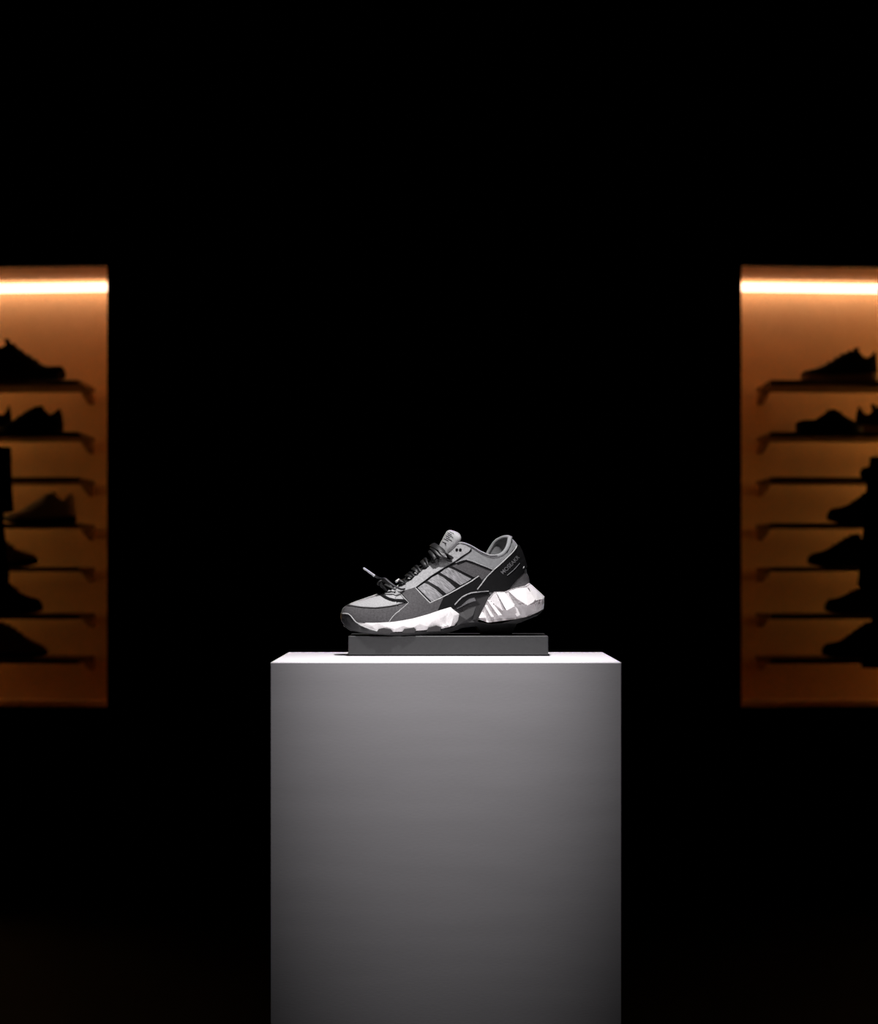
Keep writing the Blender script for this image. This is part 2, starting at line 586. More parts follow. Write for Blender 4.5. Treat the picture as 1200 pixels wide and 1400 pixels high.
panel('quarter_overlay', [(580, 408), (660, 364), (750, 308), (764, 328), (775, 350), (735, 385), (800, 380), (800, 395), (700, 420), (660, 455),
                          (620, 475), (545, 490), (560, 450)], M['black'], 0.0016, 9, label='black leather quarter overlay')
panel('stripe_field', [(446, 368), (520, 312), (600, 262), (642, 246), (690, 230), (822, 277), (775, 318), (757, 332), (750, 308), (660, 362),
                       (512, 440), (478, 404)], M['black'], 0.0006, 9, label='black field behind the stripes')
# three pale side stripes and the darker rear one
STR = [
    [(455, 368), (489, 345), (508, 352), (540, 374), (574, 404), (548, 420), (519, 433), (490, 402)],
    [(504, 335), (526, 317), (553, 303), (578, 316), (608, 340), (637, 368), (614, 384), (592, 395), (556, 364)],
    [(566, 294), (588, 277), (606, 269), (638, 283), (680, 306), (714, 323), (688, 340), (660, 354), (622, 328)],
]
for k, poly in enumerate(STR):
    panel('side_stripe', poly, M['stripe'], 0.0013, 7)
panel('rear_quarter', [(622, 262), (650, 250), (690, 240), (740, 256), (818, 282), (790, 305), (762, 328), (748, 306), (728, 316), (680, 292)],
      M['suede'], 0.0013, 8, label='dark grey rear quarter panel')
seam('window_piping', [(446, 370), (478, 406), (512, 440), (560, 418), (610, 393), (660, 365), (710, 337), (750, 309)], 0.0008, M['piping'], 0.0017)
seam('toe_piping', [(372, 395), (395, 424), (410, 440), (380, 466), (345, 491), (326, 511), (310, 534)], 0.0006, M['piping'], 0.0018)
panel('eyestay', [(350, 376), (380, 360), (430, 333), (460, 300), (520, 262), (570, 230), (600, 205), (620, 180), (645, 162), (662, 156), (690, 162),
                  (714, 176), (704, 192), (672, 212), (640, 236), (600, 260), (520, 311), (446, 367), (376, 388), (362, 386)],
      M['eyestay'], 0.0019, 8, label='pale grey eyestay')
seam('eyestay_seam', [(446, 370), (520, 314), (600, 264), (640, 240), (674, 216), (706, 194), (716, 184)], 0.0009, M['blackmat'], 0.0012)
seam('collar_seam', [(640, 246), (664, 236), (690, 229), (730, 242), (780, 262), (818, 278)], 0.0006, M['eyestay'], 0.0013)
seam('collar_welt', [(648, 252), (690, 236), (730, 249), (780, 269), (812, 281)], 0.0013, M['blackmat'], 0.0009)
panel('collar_panel', [(716, 184), (674, 218), (645, 243), (690, 228), (740, 243), (822, 276), (860, 243), (900, 205), (918, 180), (914, 150), (900, 160),
                       (880, 196), (850, 216), (805, 220), (760, 204), (718, 177)], M['lining'], 0.0010, 9, label='padded grey collar side')
panel('heel_counter', [(940, 166), (900, 207), (860, 246), (822, 280), (790, 318), (750, 368), (738, 388), (800, 388), (860, 388), (892, 376), (905, 356),
                       (935, 322), (968, 290), (992, 266), (980, 222), (962, 185), (948, 160)], M['black'], 0.0026, 9, label='black heel counter')
seam('heel_piping', [(940, 166), (900, 207), (860, 246), (822, 280), (790, 312), (765, 345), (742, 374)], 0.0008, M['piping'], 0.0026)
panel('heel_patch', [(892, 378), (908, 358), (936, 325), (968, 294), (994, 304), (1012, 342), (1004, 352), (940, 372), (900, 384)], M['suede'], 0.0016, 8,
      label='grey suede heel patch')
seam('collar_fold', [(884, 196), (892, 182), (900, 160), (904, 138)], 0.0007, M['blackmat'], 0.0011)

# eyelets
EYE = [(395, 350), (437, 318), (462, 298), (500, 264), (546, 242), (648, 184), (664, 184)]
for (X, Y) in EYE:
    for s in (-1, 1):
        bm = bmesh.new()
        a = on_side(X, Y, s, 0.0014); b = on_side(X, Y, s, 0.0025)
        tube(bm, [a, b], 0.0022, 10, up=Vector((0.3, 0, 1)))
        put('eyelet', bm, M['blackmat'], SHOE, 40)

# collar rim
bm = bmesh.new()
rim = [r[-1] for r in gn[52:]] + [r[-1] for r in reversed(gf[52:-1])]
rim = [p + Vector((0, (0.0015 if p.y < 0 else -0.0015), -0.0005)) for p in rim]
nrim = len(rim)
tube(bm, rim, [0.0018 + 0.0016 * min(1, min(i, nrim - 1 - i) / 14) for i in range(nrim)], 10)
collar = put('collar', bm, M['lining'], SHOE, 60)
collar['label'] = 'padded grey collar rim'
for s, g in ((-1, gn), (1, gf)):
    bm = bmesh.new()
    tube(bm, [r[-1] + Vector((0, s * 0.0016, 0.0018)) for r in g[46:68]], 0.0010, 8)
    put('topline_piping', bm, M['eyestay'], SHOE, 60)

# lettering on the heel counter
def lettering(txt, p0, p1, size, m, off, side=-1, name='lettering'):
    cu = bpy.data.curves.new('t', 'FONT')
    cu.body = txt
    cu.size = 1.0
    cu.offset = 0.012
    to = bpy.data.objects.new('t', cu)
    COL.objects.link(to)
    bpy.context.view_layer.update()
    dg = bpy.context.evaluated_depsgraph_get()
    mesh = to.evaluated_get(dg).to_mesh()
    w_ = max(v.co.x for v in mesh.vertices) - min(v.co.x for v in mesh.vertices)
    bm = bmesh.new()
    bm.from_mesh(mesh)
    to.evaluated_get(dg).to_mesh_clear()
    bpy.data.objects.remove(to)
    bmesh.ops.subdivide_edges(bm, edges=bm.edges, cuts=1)
    a = Vector(p0); b = Vector(p1)
    d = (b - a); L = d.length; d.normalize()
    nrm = Vector((d.y, -d.x))
    for v in bm.verts:
        u = v.co.x / w_ * L
        P = a + d * u + nrm * (v.co.y * size)
        v.co = on_side(P.x, P.y, side, off)
    return put(name, bm, m, SHOE)
lt = lettering('MOSEAKR', (866, 302), (944, 224), 27, M['text'], 0.0031)
lt['label'] = 'pale lettering on the heel counter'
seam('heel_line', [(885, 306), (915, 282), (945, 250)], 0.0005, M['text'], 0.0029, sides=(-1,))
seam('heel_tab_mark', [(964, 274), (972, 266)], 0.0008, M['piping'], 0.0030)

# --- tongue
TP = [(335, 392, .006, .003), (400, 352, .013, .004), (470, 302, .016, .005), (540, 252, .019, .006), (580, 208, .022, .008), (604, 168, .025, .0098),
      (626, 136, .027, .0112), (638, 118, .027, .0115), (645, 108, .024, .010), (650, 100, .016, .0068), (652, 96, .006, .003)]
tp = cr([(a, b, c * 1000) for a, b, c, d in TP], 5)
td = cr([(d * 1000, 0, 0) for a, b, c, d in TP], 5)
bm = bmesh.new()
rings = []
TONG = []
for i, p in enumerate(tp):
    a = tp[max(i - 1, 0)]; b = tp[min(i + 1, len(tp) - 1)]
    x0, z0 = q(a.x, a.y); x1, z1 = q(b.x, b.y)
    d = Vector((x1 - x0, 0, z1 - z0)).normalized()
    n = Vector((-d.z, 0, d.x))
    x, z = q(p.x, p.y)
    c = Vector((x, 0, z))
    hw = p.z / 1000; tk = td[i].x / 1000
    TONG.append((c, n, hw, tk, d))
    ring = []
    for k in range(24):
        t = 2 * math.pi * k / 24
        sx = math.copysign(abs(math.cos(t)) ** 0.8, math.cos(t)); sy = math.copysign(abs(math.sin(t)) ** 0.9, math.sin(t))
        bow = -0.006 * (abs(sx) ** 2) * (hw / 0.025)
        ring.append(bm.verts.new(c + n * (sy * tk + bow + 0.002) + Vector((0, hw * sx, 0))))
    rings.append(ring)
for i in range(len(rings) - 1):
    for k in range(24):
        bm.faces.new((rings[i][k], rings[i][(k + 1) % 24], rings[i + 1][(k + 1) % 24], rings[i + 1][k]))
bm.faces.new(rings[0]); bm.faces.new(rings[-1])
tongue = put('tongue', bm, M['knit'], SHOE, 60)
tongue['label'] = 'pale grey padded tongue'
TB = BVHTree.FromObject(tongue, bpy.context.evaluated_depsgraph_get())
for (a, b) in (((597, 112), (612, 122)), ((606, 98), (622, 110)), ((588, 127), (606, 138)), ((604, 106), (628, 122)), ((580, 142), (596, 150)),
               ((614, 94), (632, 104)), ((596, 122), (622, 138)), ((590, 150), (594, 160))):
    pts = []
    for t in range(6):
        X = a[0] + (b[0] - a[0]) * t / 5; Y = a[1] + (b[1] - a[1]) * t / 5 + (3 if t % 2 else 0)
        x, z = q(X, Y)
        h, n, *_ = TB.ray_cast(Vector((x, -1, z)), Vector((0, 1, 0)))
        if h is not None:
            pts.append(h + n * 0.0002)
    if len(pts) > 1:
        bm = bmesh.new()
        tube(bm, pts, 0.00045, 5)
        put('print_mark', bm, M['blackmat'], tongue)

# --- laces
def lace(path, r=0.0034, flat=0.42, name='lace', m='lace', up=Vector((-0.5, 0, 0.85)), parent=None):
    bm = bmesh.new()
    tube(bm, cr(path, 6), r, 10, flat, up)
    return put(name, bm, M[m], parent or SHOE, 60)
def Pq(X, Y, y):
    x, z = q(X, Y)
    return (x, y, z)
ROW = [((395, 350), (372, 334)), ((437, 318), (402, 300)), ((466, 296), (434, 268)), ((502, 264), (478, 232)), ((546, 244), (518, 192))]
for i, (e, c) in enumerate(ROW):
    n0 = on_side(e[0], e[1], -1, 0.003); f0 = on_side(e[0] - 8, e[1] + 4, 1, 0.003)
    cx, cz = q(c[0] + 2, c[1] + 5)
    yn, yf = n0.y, f0.y
    k = 22
    e2 = (e[0] + 34, e[1] - 22)
    f2 = on_side(e2[0], e2[1], 1, 0.003)
    # strand that climbs rearward, then strand that climbs forward
    lace([n0 - Vector((0, 0.001, .001)), (n0.x * .6 + cx * .4 - .001, yn * .92, n0.z * .45 + cz * .55), (cx, yn * .35, cz), (cx + .004, yf * .5, cz + .001),
          (f2.x - .003, yf, f2.z + .003), f2], 0.0029, 0.40)
    lace([(n0.x + .003, yn - .0005, n0.z + .0005), (n0.x * .5 + cx * .5 + .004, yn * .8, n0.z * .4 + cz * .6 + .002), (cx + .005, yn * .2, cz + .004),
          (cx + .002, yf * .6, cz), tuple(f0)], 0.0019, 0.6)
# broad top loop lying across the eyestay below the tongue
lace([Pq(622, 232, -.026), Pq(606, 214, -.0285), Pq(580, 190, -.0285), Pq(552, 170, -.022), Pq(534, 158, -.008), Pq(536, 158, .01), Pq(575, 185, .024)], 0.0046, 0.26,
     name='lace_loop')
lace([Pq(618, 240, -.027), Pq(590, 226, -.0295), Pq(562, 206, -.028), Pq(540, 184, -.022), Pq(528, 170, -.008), Pq(536, 172, .012)], 0.0034, 0.4, name='lace_loop')
lace([Pq(553, 246, -.026), Pq(540, 226, -.0275), Pq(528, 206, -.023), Pq(518, 190, -.012), Pq(522, 186, .004)], 0.0030, 0.45, name='lace_loop')
# loose end with the white aglet and the tangled knot over the toe
end = lace([Pq(392, 372, -.028), Pq(372, 372, -.031), Pq(345, 358, -.031), Pq(320, 340, -.028), Pq(298, 322, -.024), Pq(282, 322, -.018), Pq(272, 320, -.018),
            Pq(262, 316, -.020), Pq(246, 306, -.022)], 0.0023, 0.6, name='lace_end')
lace([Pq(350, 376, -.020), Pq(322, 362, -.018), Pq(296, 350, -.012), Pq(274, 350, -.010), Pq(268, 340, -.014), Pq(280, 330, -.018), Pq(300, 340, -.012),
      Pq(330, 372, .002)], 0.0024, 0.6, name='lace_knot')
lace([Pq(310, 384, -.014), Pq(292, 366, -.016), Pq(278, 346, -.020), Pq(282, 328, -.016), Pq(300, 330, -.008), Pq(312, 350, .004), Pq(330, 380, .010)],
     0.0025, 0.5, name='lace_knot')
lace([Pq(285, 330, -.020), Pq(270, 336, -.022), Pq(264, 346, -.018), Pq(272, 352, -.012), Pq(290, 348, -.004), Pq(305, 372, .004)], 0.0017, 0.7, name='lace_knot')
lace([Pq(340, 372, .0), Pq(322, 352, .004), Pq(304, 336, .002), Pq(296, 344, -.006), Pq(306, 362, -.012), Pq(330, 376, -.016)], 0.0023, 0.5, name='lace_knot')
bm = bmesh.new()
tube(bm, [Pq(247, 309, -.022), Pq(240, 303, -.0222), Pq(218, 287, -.0228), Pq(196, 272, -.0235), Pq(193, 269.5, -.0236)],
     [0.0024, 0.0017, 0.0016, 0.0016, 0.0008], 10)
ag = put('aglet', bm, M['piping'], end, 60)
ag['label'] = 'white lace tip'
e2 = lace([Pq(400, 352, -.016), Pq(385, 338, -.016), Pq(372, 330, -.014), Pq(364, 331, -.012)], 0.0030, 0.5, name='lace_end')
bm = bmesh.new()
tube(bm, [Pq(368, 326, -.0125), Pq(352, 338, -.016)], [0.0019, 0.0019], 10)
put('aglet', bm, M['piping'], e2, 60)

# --- sole unit
W = lerp_table([(82, .006), (86, .016), (92, .025), (105, .034), (140, .0435), (190, .049), (260, .0525), (330, .0535), (400, .052), (520, .0475), (650, .043),
                (760, .0425), (900, .0415), (980, .037), (1030, .031), (1060, .024), (1075, .018)])

def block(name, outline, inner, edges, m, smooth=None, bev=0.0, step=None, label=None, extra=()):
    """a sculpted sole piece: near and far walls modelled by (X, Y, out in mm), joined across"""
    pts2 = [Vector((p[0], p[1])) for p in outline + inner]
    val = [p[2] for p in outline + inner]
    n = len(outline)
    ed = [(i, (i + 1) % n) for i in range(n)] + [tuple(e) for e in edges]
    V, E, Fc, ov, *_ = delaunay_2d_cdt(pts2, ed, [], 1, 1e-6)
    bm = bmesh.new()
    lay = {}
    for s in (-1, 1):
        vs = []
        for v, o_ in zip(V, ov):
            if o_:
                out = val[o_[0]]
            else:
                j = sorted(range(len(pts2)), key=lambda t: (pts2[t] - v).length)[:3]
                out = sum(val[t] for t in j) / 3
            x, z = q(v.x, v.y)
            vs.append(bm.verts.new((x, s * (W(v.x) + out / 1000), z)))
        lay[s] = vs
        for f in Fc:
            try:
                bm.faces.new([vs[i] for i in f])
            except ValueError:
                pass
    cnt = {}
    for f in Fc:
        for a, b in zip(f, f[1:] + f[:1]):
            kk = (min(a, b), max(a, b)); cnt[kk] = cnt.get(kk, 0) + 1
    for (a, b), c in cnt.items():
        if c == 1:
            try:
                bm.faces.new((lay[-1][a], lay[-1][b], lay[1][b], lay[1][a]))
            except ValueError:
                pass
    bmesh.ops.delete(bm, geom=[v for v in bm.verts if not v.link_faces], context='VERTS')
    o = put(name, bm, m, SHOE, smooth)
    if bev:
        bevel(o, bev, 2, 18)
    if label:
        o['label'] = label
    return o

def h4(X, Y, o):                 # close-up sheet of the heel -> design sheet
    return ((200 + X / 10) * 3.529, (80 + Y / 10) * 3.529, o)

outl = [h4(*p) for p in [(335, 290, -1), (480, 290, -2), (540, 265, -1), (640, 236, -1), (770, 210, -1), (830, 175, -1), (935, 262, 2), (1040, 355, 4), (1042, 440, 1),
                         (1028, 530, -2), (930, 580, -1), (820, 625, 0), (700, 655, 0), (580, 672, 0), (430, 690, 1), (250, 712, 0), (110, 665, -3), (165, 560, -4),
                         (215, 465, -4), (255, 380, -3)]]
FAC = [  # facet polygon in close-up coordinates, and three (x, y, out mm) points that fix its plane
    ([(362, 300), (476, 296), (608, 488), (490, 545)], ((362, 300, -1), (476, 296, -1), (608, 488, 12))),
    ([(252, 392), (300, 325), (358, 303), (486, 545), (440, 548), (300, 430)], ((358, 303, -2), (486, 545, 7), (252, 392, -4))),
    ([(530, 286), (560, 276), (655, 241), (792, 234), (897, 397), (870, 432), (782, 478), (640, 388)], ((545, 285, -1), (790, 236, -1), (782, 474, 14))),
    ([(794, 233), (835, 184), (1040, 362), (1004, 396), (960, 400), (905, 414), (898, 398)], ((800, 232, 0), (835, 184, -1), (1004, 394, 11))),
    ([(238, 408), (270, 402), (438, 608), (380, 616)], ((238, 408, -1.5), (270, 402, -1.5), (438, 608, 8))),
    ([(200, 478), (228, 466), (328, 636), (284, 632)], ((200, 478, -2), (228, 466, -2), (328, 636, 7))),
    ([(140, 585), (170, 562), (222, 645), (118, 650)], ((140, 585, -2), (170, 562, -2), (222, 645, 4.5))),
    ([(620, 500), (655, 520), (690, 610), (640, 630), (622, 600), (640, 580)], ((620, 500, 3), (655, 520, 3), (640, 630, 5))),
    ([(893, 440), (945, 418), (955, 530), (925, 552), (893, 540)], ((893, 435, 4), (945, 412, 4), (925, 552, 4))),
    ([(966, 408), (1004, 400), (1010, 520), (978, 532)], ((962, 402, 3), (1004, 394, 3), (975, 535, 1))),
    ([(110, 655), (250, 692), (430, 670), (580, 652), (590, 672), (430, 692), (250, 714), (100, 668)], ((110, 655, -3.5), (430, 668, -3.5), (250, 712, -1.5))),
]
def plane3(p, tri):
    (x0, y0, a), (x1, y1, b), (x2, y2, c) = tri
    D_ = (y1 - y2) * (x0 - x2) + (x2 - x1) * (y0 - y2)
    l0 = ((y1 - y2) * (p[0] - x2) + (x2 - x1) * (p[1] - y2)) / D_
    l1 = ((y2 - y0) * (p[0] - x2) + (x0 - x2) * (p[1] - y2)) / D_
    return a * l0 + b * l1 + c * (1 - l0 - l1)
def heel_out(p):
    for poly, tri in FAC:
        if inside(p, poly):
            return plane3(p, tri)
    # groove walls and the undercut below the lips
    if p[1] < 455 and p[0] > 300:
        return -3.0 + 3.0 * max(0, (p[1] - 300) / 155)
    if p[0] < 330:
        return -3.5
    return 1.5 - 6.5 * min(1, max(0, (p[1] - 455) / 200))
o4 = [(335, 290), (480, 290), (540, 265), (640, 236), (770, 210), (830, 175), (935, 262), (1040, 355), (1042, 440),
      (1028, 530), (930, 580), (820, 625), (700, 655), (580, 672), (430, 690), (250, 712), (110, 665), (165, 560), (215, 465), (255, 380)]
d4 = dense(o4, 8)
outl = [h4(p.x, p.y, max(-2, min(3, heel_out(p)))) for p in d4]
inn = []
near = lambda r, lst, t: all((r - e).length > t for e in lst)
d4v = list(d4)
used4 = []
for poly, tri in FAC:            # crisp facet borders: one row of points on the facet, one just outside
    ar = sum(a_[0] * b_[1] - b_[0] * a_[1] for a_, b_ in zip(poly, poly[1:] + poly[:1]))
    for a_, b_ in zip(poly, poly[1:] + poly[:1]):
        A_, B_ = Vector(a_), Vector(b_)
        e_ = (B_ - A_)
        m_ = max(2, int(e_.length / 7))
        n_ = Vector((e_.y, -e_.x)).normalized() * (1 if ar > 0 else -1)      # outward
        for i_ in range(m_):
            c_ = A_ + e_ * ((i_ + .5) / m_)
            for k_ in (-1.6, 1.6):
                r = c_ + n_ * k_
                if inside(r, d4v) and near(r, d4v, 3.5) and near(r, used4, 2.2):
                    used4.append(r)
                    inn.append(h4(r.x, r.y, plane3(r, tri) if k_ < 0 else heel_out(r)))
yy = 180
while yy < 715:
    xx = 100
    while xx < 1045:
        p = Vector((xx, yy))
        if inside(p, d4v) and near(p, d4v, 5) and near(p, used4, 5):
            inn.append(h4(xx, yy, heel_out(p)))
        xx += 13
    yy += 13
block('heel_midsole', outl, inn, [], M['white'], 25, 0, label='white faceted heel block')

def smooth_outline(pts, n=3):
    return [tuple(v) for v in cr(pts + [pts[0]], n)][:-1]

ff = [(150, 526, -1.5), (200, 532, -1), (260, 533, -1), (330, 529, -1), (380, 522, -1), (430, 513, -1), (500, 494, -1), (560, 474, -1), (612, 459, -2),
      (622, 468, -1), (655, 492, -4), (648, 525, -3), (630, 548, -1), (600, 556, 1), (570, 563, 1.5), (520, 566, 1.5), (480, 570, 1.5), (430, 573, 1.5), (380, 576, 1.5), (320, 578, 1), (255, 573, .5), (205, 558, 0), (172, 541, -1)]
ffi = [(230, 548, 1.5), (300, 553, 2.6), (380, 548, 3), (460, 540, 3.2), (520, 530, 3.4), (560, 515, 3), (585, 500, 2), (592, 548, 5), (575, 552, 2.6), (612, 480, 1), (606, 545, 1.5),
       (614, 548, 6), (626, 500, 2), (640, 505, -1), (622, 545, 1.5), (560, 548, 3.5), (500, 552, 3), (420, 560, 2.8), (340, 565, 2.2), (602, 482, -.5), (583, 545, -.5)]
k0 = len(ff)
block('forefoot_midsole', ff, ffi, [(k0 + 9, k0 + 10), (k0 + 6, k0 + 7), (k0 + 12, k0 + 11), (k0 + 19, k0 + 20)], M['white'], 35, 0.0006, label='white forefoot midsole')

tb = [(88, 491, -1), (104, 489, 0), (118, 491, .3), (130, 500, .6), (142, 516, .8), (152, 528, 1), (175, 544, 1.2), (210, 560, 1.4), (255, 574, 1.6), (320, 581, 1.6), (320, 588, .5), (240, 586, .5),
      (180, 580, .5), (140, 570, .5), (108, 552, .2), (92, 532, 0), (86, 512, -.5)]
block('toe_bumper', tb, [(112, 520, 2.0), (130, 542, 2.4), (165, 560, 2.6), (220, 574, 2.4), (98, 505, 1)], [], M['bumper'], 40, 0.0006, label='black rubber toe bumper')
for s in (-1, 1):
    bm = bmesh.new()
    pts = []
    for (X, Y) in dense([(92, 490), (104, 489), (118, 491), (131, 501), (143, 517), (153, 529), (176, 545), (214, 561), (256, 574)], 5, False):
        x, z = q(X, Y)
        pts.append(Vector((x, s * (W(X) + 0.0008), z)))
    tube(bm, pts, 0.0008, 6)
    put('bumper_piping', bm, M['piping'], SHOE, 60)

sk_ = [(628, 455, -5), (645, 435, -6), (665, 412, -7), (710, 391, -8), (800, 380, -8), (815, 388, -8), (800, 410, -6), (780, 448, -4.5), (757, 505, -3), (742, 532, -2), (700, 535, -1),
       (650, 545, -2), (640, 545, -3), (650, 495, -5)]
ski = [(700, 470, -8.5), (738, 455, -9), (722, 498, -2), (690, 520, 0), (716, 522, -3), (730, 520, 0), (757, 448, -5), (672, 478, -9), (680, 440, -10)]
k0 = len(sk_)
block('midfoot_shank', sk_, ski, [(k0, k0 + 3), (k0 + 1, k0 + 4), (k0 + 6, k0 + 5)], M['shank'], None, 0.0006, label='dark grey midfoot bridge')
for s in (-1, 1):
    bm = bmesh.new()
    pts = []
    for (X, Y) in dense([(632, 448), (648, 430), (668, 411), (690, 399), (712, 391), (755, 385), (798, 382)], 5, False):
        pts.append(on_side(X, Y, s, 0.0020))
    tube(bm, pts, 0.0009, 6)
    put('shank_piping', bm, M['eyestay'], SHOE, 60)

os_ = [(100, 548, -2), (140, 568, -1), (180, 578, -.5), (250, 580, 0), (320, 580, .3), (430, 577, .3), (560, 570, .3), (630, 552, -1), (660, 538, -2), (745, 530, -2), (800, 540, -1), (860, 537, -1),
       (950, 513, -2), (1030, 492, -2), (1070, 462, -1), (1072, 472, -1), (1040, 500, -2), (960, 532, -3), (935, 541, -5), (915, 594, -27), (770, 594.3, -27), (740, 552, -8), (670, 560, -6), (600, 586, -3),
       (560, 593.6, -3), (430, 594.4, -3), (320, 594.4, -3), (240, 590, -3), (180, 583, -3), (130, 573, -3), (104, 556, -3)]
block('outsole', os_, [], [], M['rubber'], 35, 0.0005, label='black rubber outsole')

def lug(pts):
    for s in (-1, 1):
        bm = bmesh.new()
        o_, i_ = [], []
        for (X, Y, o) in pts:
            x, z = q(X, Y)
            o_.append(bm.verts.new((x, s * (W(X) + o / 1000), z)))
            i_.append(bm.verts.new((x, s * (W(X) - 0.004), z)))
        bm.faces.new(o_); bm.faces.new(i_)
        for a in range(len(pts)):
            b = (a + 1) % len(pts)
            bm.faces.new((o_[a], o_[b], i_[b], i_[a]))
        o = put('tread_lug', bm, M['lug'], SHOE)
        bevel(o, 0.0005, 1)
lug([(256, 576, 3), (263, 563, 4.0), (288, 557, 4.4), (320, 562, 4.2), (334, 580, 2.8), (300, 586, 2)])
lug([(374, 582, 3), (386, 562, 4.5), (432, 555, 4.8), (444, 567, 4.2), (437, 582, 2.6)])
lug([(492, 577, 3), (504, 555, 5.2), (540, 546, 5.6), (566, 556, 5.2), (562, 575, 3)])

# ------------------------------------------------------------------ shoes on the shelves
PXM = 11.55 / F
def shelf_shoe(side, shelf, toe_px, dirn, length, prof, mu, ms, label, depth=11.52, yaw=0.0, sole_px=7, tongue=None, open_at=0.62, laces=True, spring=5, vamp=0.32, name='sneaker', width=0.044,
               lace_m='dark_sole'):
    """prof: (pixels back from the toe, height in pixels above the shelf)"""
    k = depth / F
    L = length * k
    z0 = SHELF_Z[shelf]
    xt = (toe_px - VX) * depth / F
    u = abs(xt) - abs(XI[side])
    root = thing(name, label, 'sneaker', (xt, CY + depth + SK * u, z0 + 0.0005), 0, 'sneakers on the %s niche shelves' % SIDE[side])
    fz = lerp_table([(0, spring + sole_px), (length * .12, spring * .35 + sole_px), (length * .3, sole_px), (length * .7, sole_px + 2), (length, sole_px + 5)])
    fb = lerp_table([(0, spring), (length * .08, spring * .45), (length * .22, 0), (length * .93, 0), (length, 1.5)])
    top = lerp_table(prof)
    wplan = lerp_table([(0, 0.0), (.02, .36), (.06, .62), (.14, .86), (.28, 1.0), (.5, .84), (.75, .74), (.9, .66), (.96, .5), (.985, .3), (1, 0.0)])
    ts = [0, .015, .04, .08, .14, .2, .26, .32, .38, .44, .5, .56, .62, .68, .74, .8, .86, .91, .95, .975, .99, 1]
    def loc(p, y, z):            # p px back from toe
        return Vector((-dirn * (p * k), y, z * k))
    heel_x = prof[-1][0]
    bm = bmesh.new()
    for s in (-1, 1):
        rows = []
        for t in ts:
            bx = t * length
            bw = wplan(t) * width * 0.94
            tx = min(0.04 * length + t * (heel_x - 0.04 * length), heel_x)
            if t < vamp: tw = 0.0
            elif t < open_at: tw = 0.020 * (t - vamp) / (open_at - vamp) + 0.003
            elif t < .97: tw = 0.026 if t < .92 else 0.017
            else: tw = 0.010 if t < 1 else 0
            b = loc(bx, s * bw, fz(bx)); tp_ = loc(tx, s * tw, max(top(tx), fz(bx) + 1))
            cc = Vector((b.x * .6 + tp_.x * .4, s * max(bw, tw) * 1.05, b.z * .2 + tp_.z * .8 if tw == 0 else b.z * .4 + tp_.z * .6))
            rows.append([bm.verts.new(b * (1 - v) ** 2 + cc * 2 * v * (1 - v) + tp_ * v * v) for v in [i / 8 for i in range(9)]])
        for i in range(len(rows) - 1):
            for j in range(8):
                bm.faces.new((rows[i][j], rows[i + 1][j], rows[i + 1][j + 1], rows[i][j + 1]))
    bmesh.ops.remove_doubles(bm, verts=bm.verts, dist=0.0002)
    up = put('upper', bm, M[mu], root, 60)
    md = up.modifiers.new('thickness', 'SOLIDIFY'); md.thickness = 0.004; md.offset = 0
    # sole
    bm = bmesh.new()
    rows = []
    for t in ts:
        bx = t * length
        hw = max(wplan(t) * width + 0.002, 0.004)
        x = bx + (-1.5 if t == 0 else 0)
        rows.append([bm.verts.new(loc(x, y_, z_)) for y_, z_ in ((-hw * .93, fb(bx)), (-hw, fb(bx) + 2.0), (-hw, fz(bx) + .8), (hw, fz(bx) + .8), (hw, fb(bx) + 2.0), (hw * .93, fb(bx)))])
    for i in range(len(rows) - 1):
        for j in range(6):
            bm.faces.new((rows[i][j], rows[i + 1][j], rows[i + 1][(j + 1) % 6], rows[i][(j + 1) % 6]))
    bm.faces.new(rows[0]); bm.faces.new(rows[-1])
    put('sole', bm, M[ms], root, 40)
    # tongue
    if tongue:
        tx, th = tongue
        bm = bmesh.new()
        v0 = vamp * length
        P = [loc(v0, 0, top(v0) - 2), loc((v0 + tx) / 2, 0, top((v0 + tx) / 2) - 1), loc(tx - 2, 0, th - 8), loc(tx + 1, 0, th - 2.2), loc(tx + 1.3, 0, th - .5)]
        tube(bm, cr(P, 4), [0.010] * 4 + [0.016] * 4 + [0.020] * 4 + [0.022] * 4 + [0.016], 12, 0.46, Vector((dirn * .7, 0, .7)))
        put('tongue', bm, M[mu], root, 60)
        if laces:
            for i in range(4):
                bm = bmesh.new()
                px_ = v0 + (tx - v0) * (i + .35) / 4.2
                z_ = top(px_)
                tube(bm, cr([loc(px_, -.020, z_ - 4), loc(px_, -.012, z_ + .3), loc(px_ - .3, 0, z_ + 1.6), loc(px_, .012, z_ + .3), loc(px_, .020, z_ - 4)], 4), 0.004, 6)
                put('lace', bm, M[lace_m], root, 60)
    if yaw:
        root.rotation_euler = (0, 0, yaw)
    else:
        root.rotation_euler = (0, 0, math.atan(SK) * side)
    return root

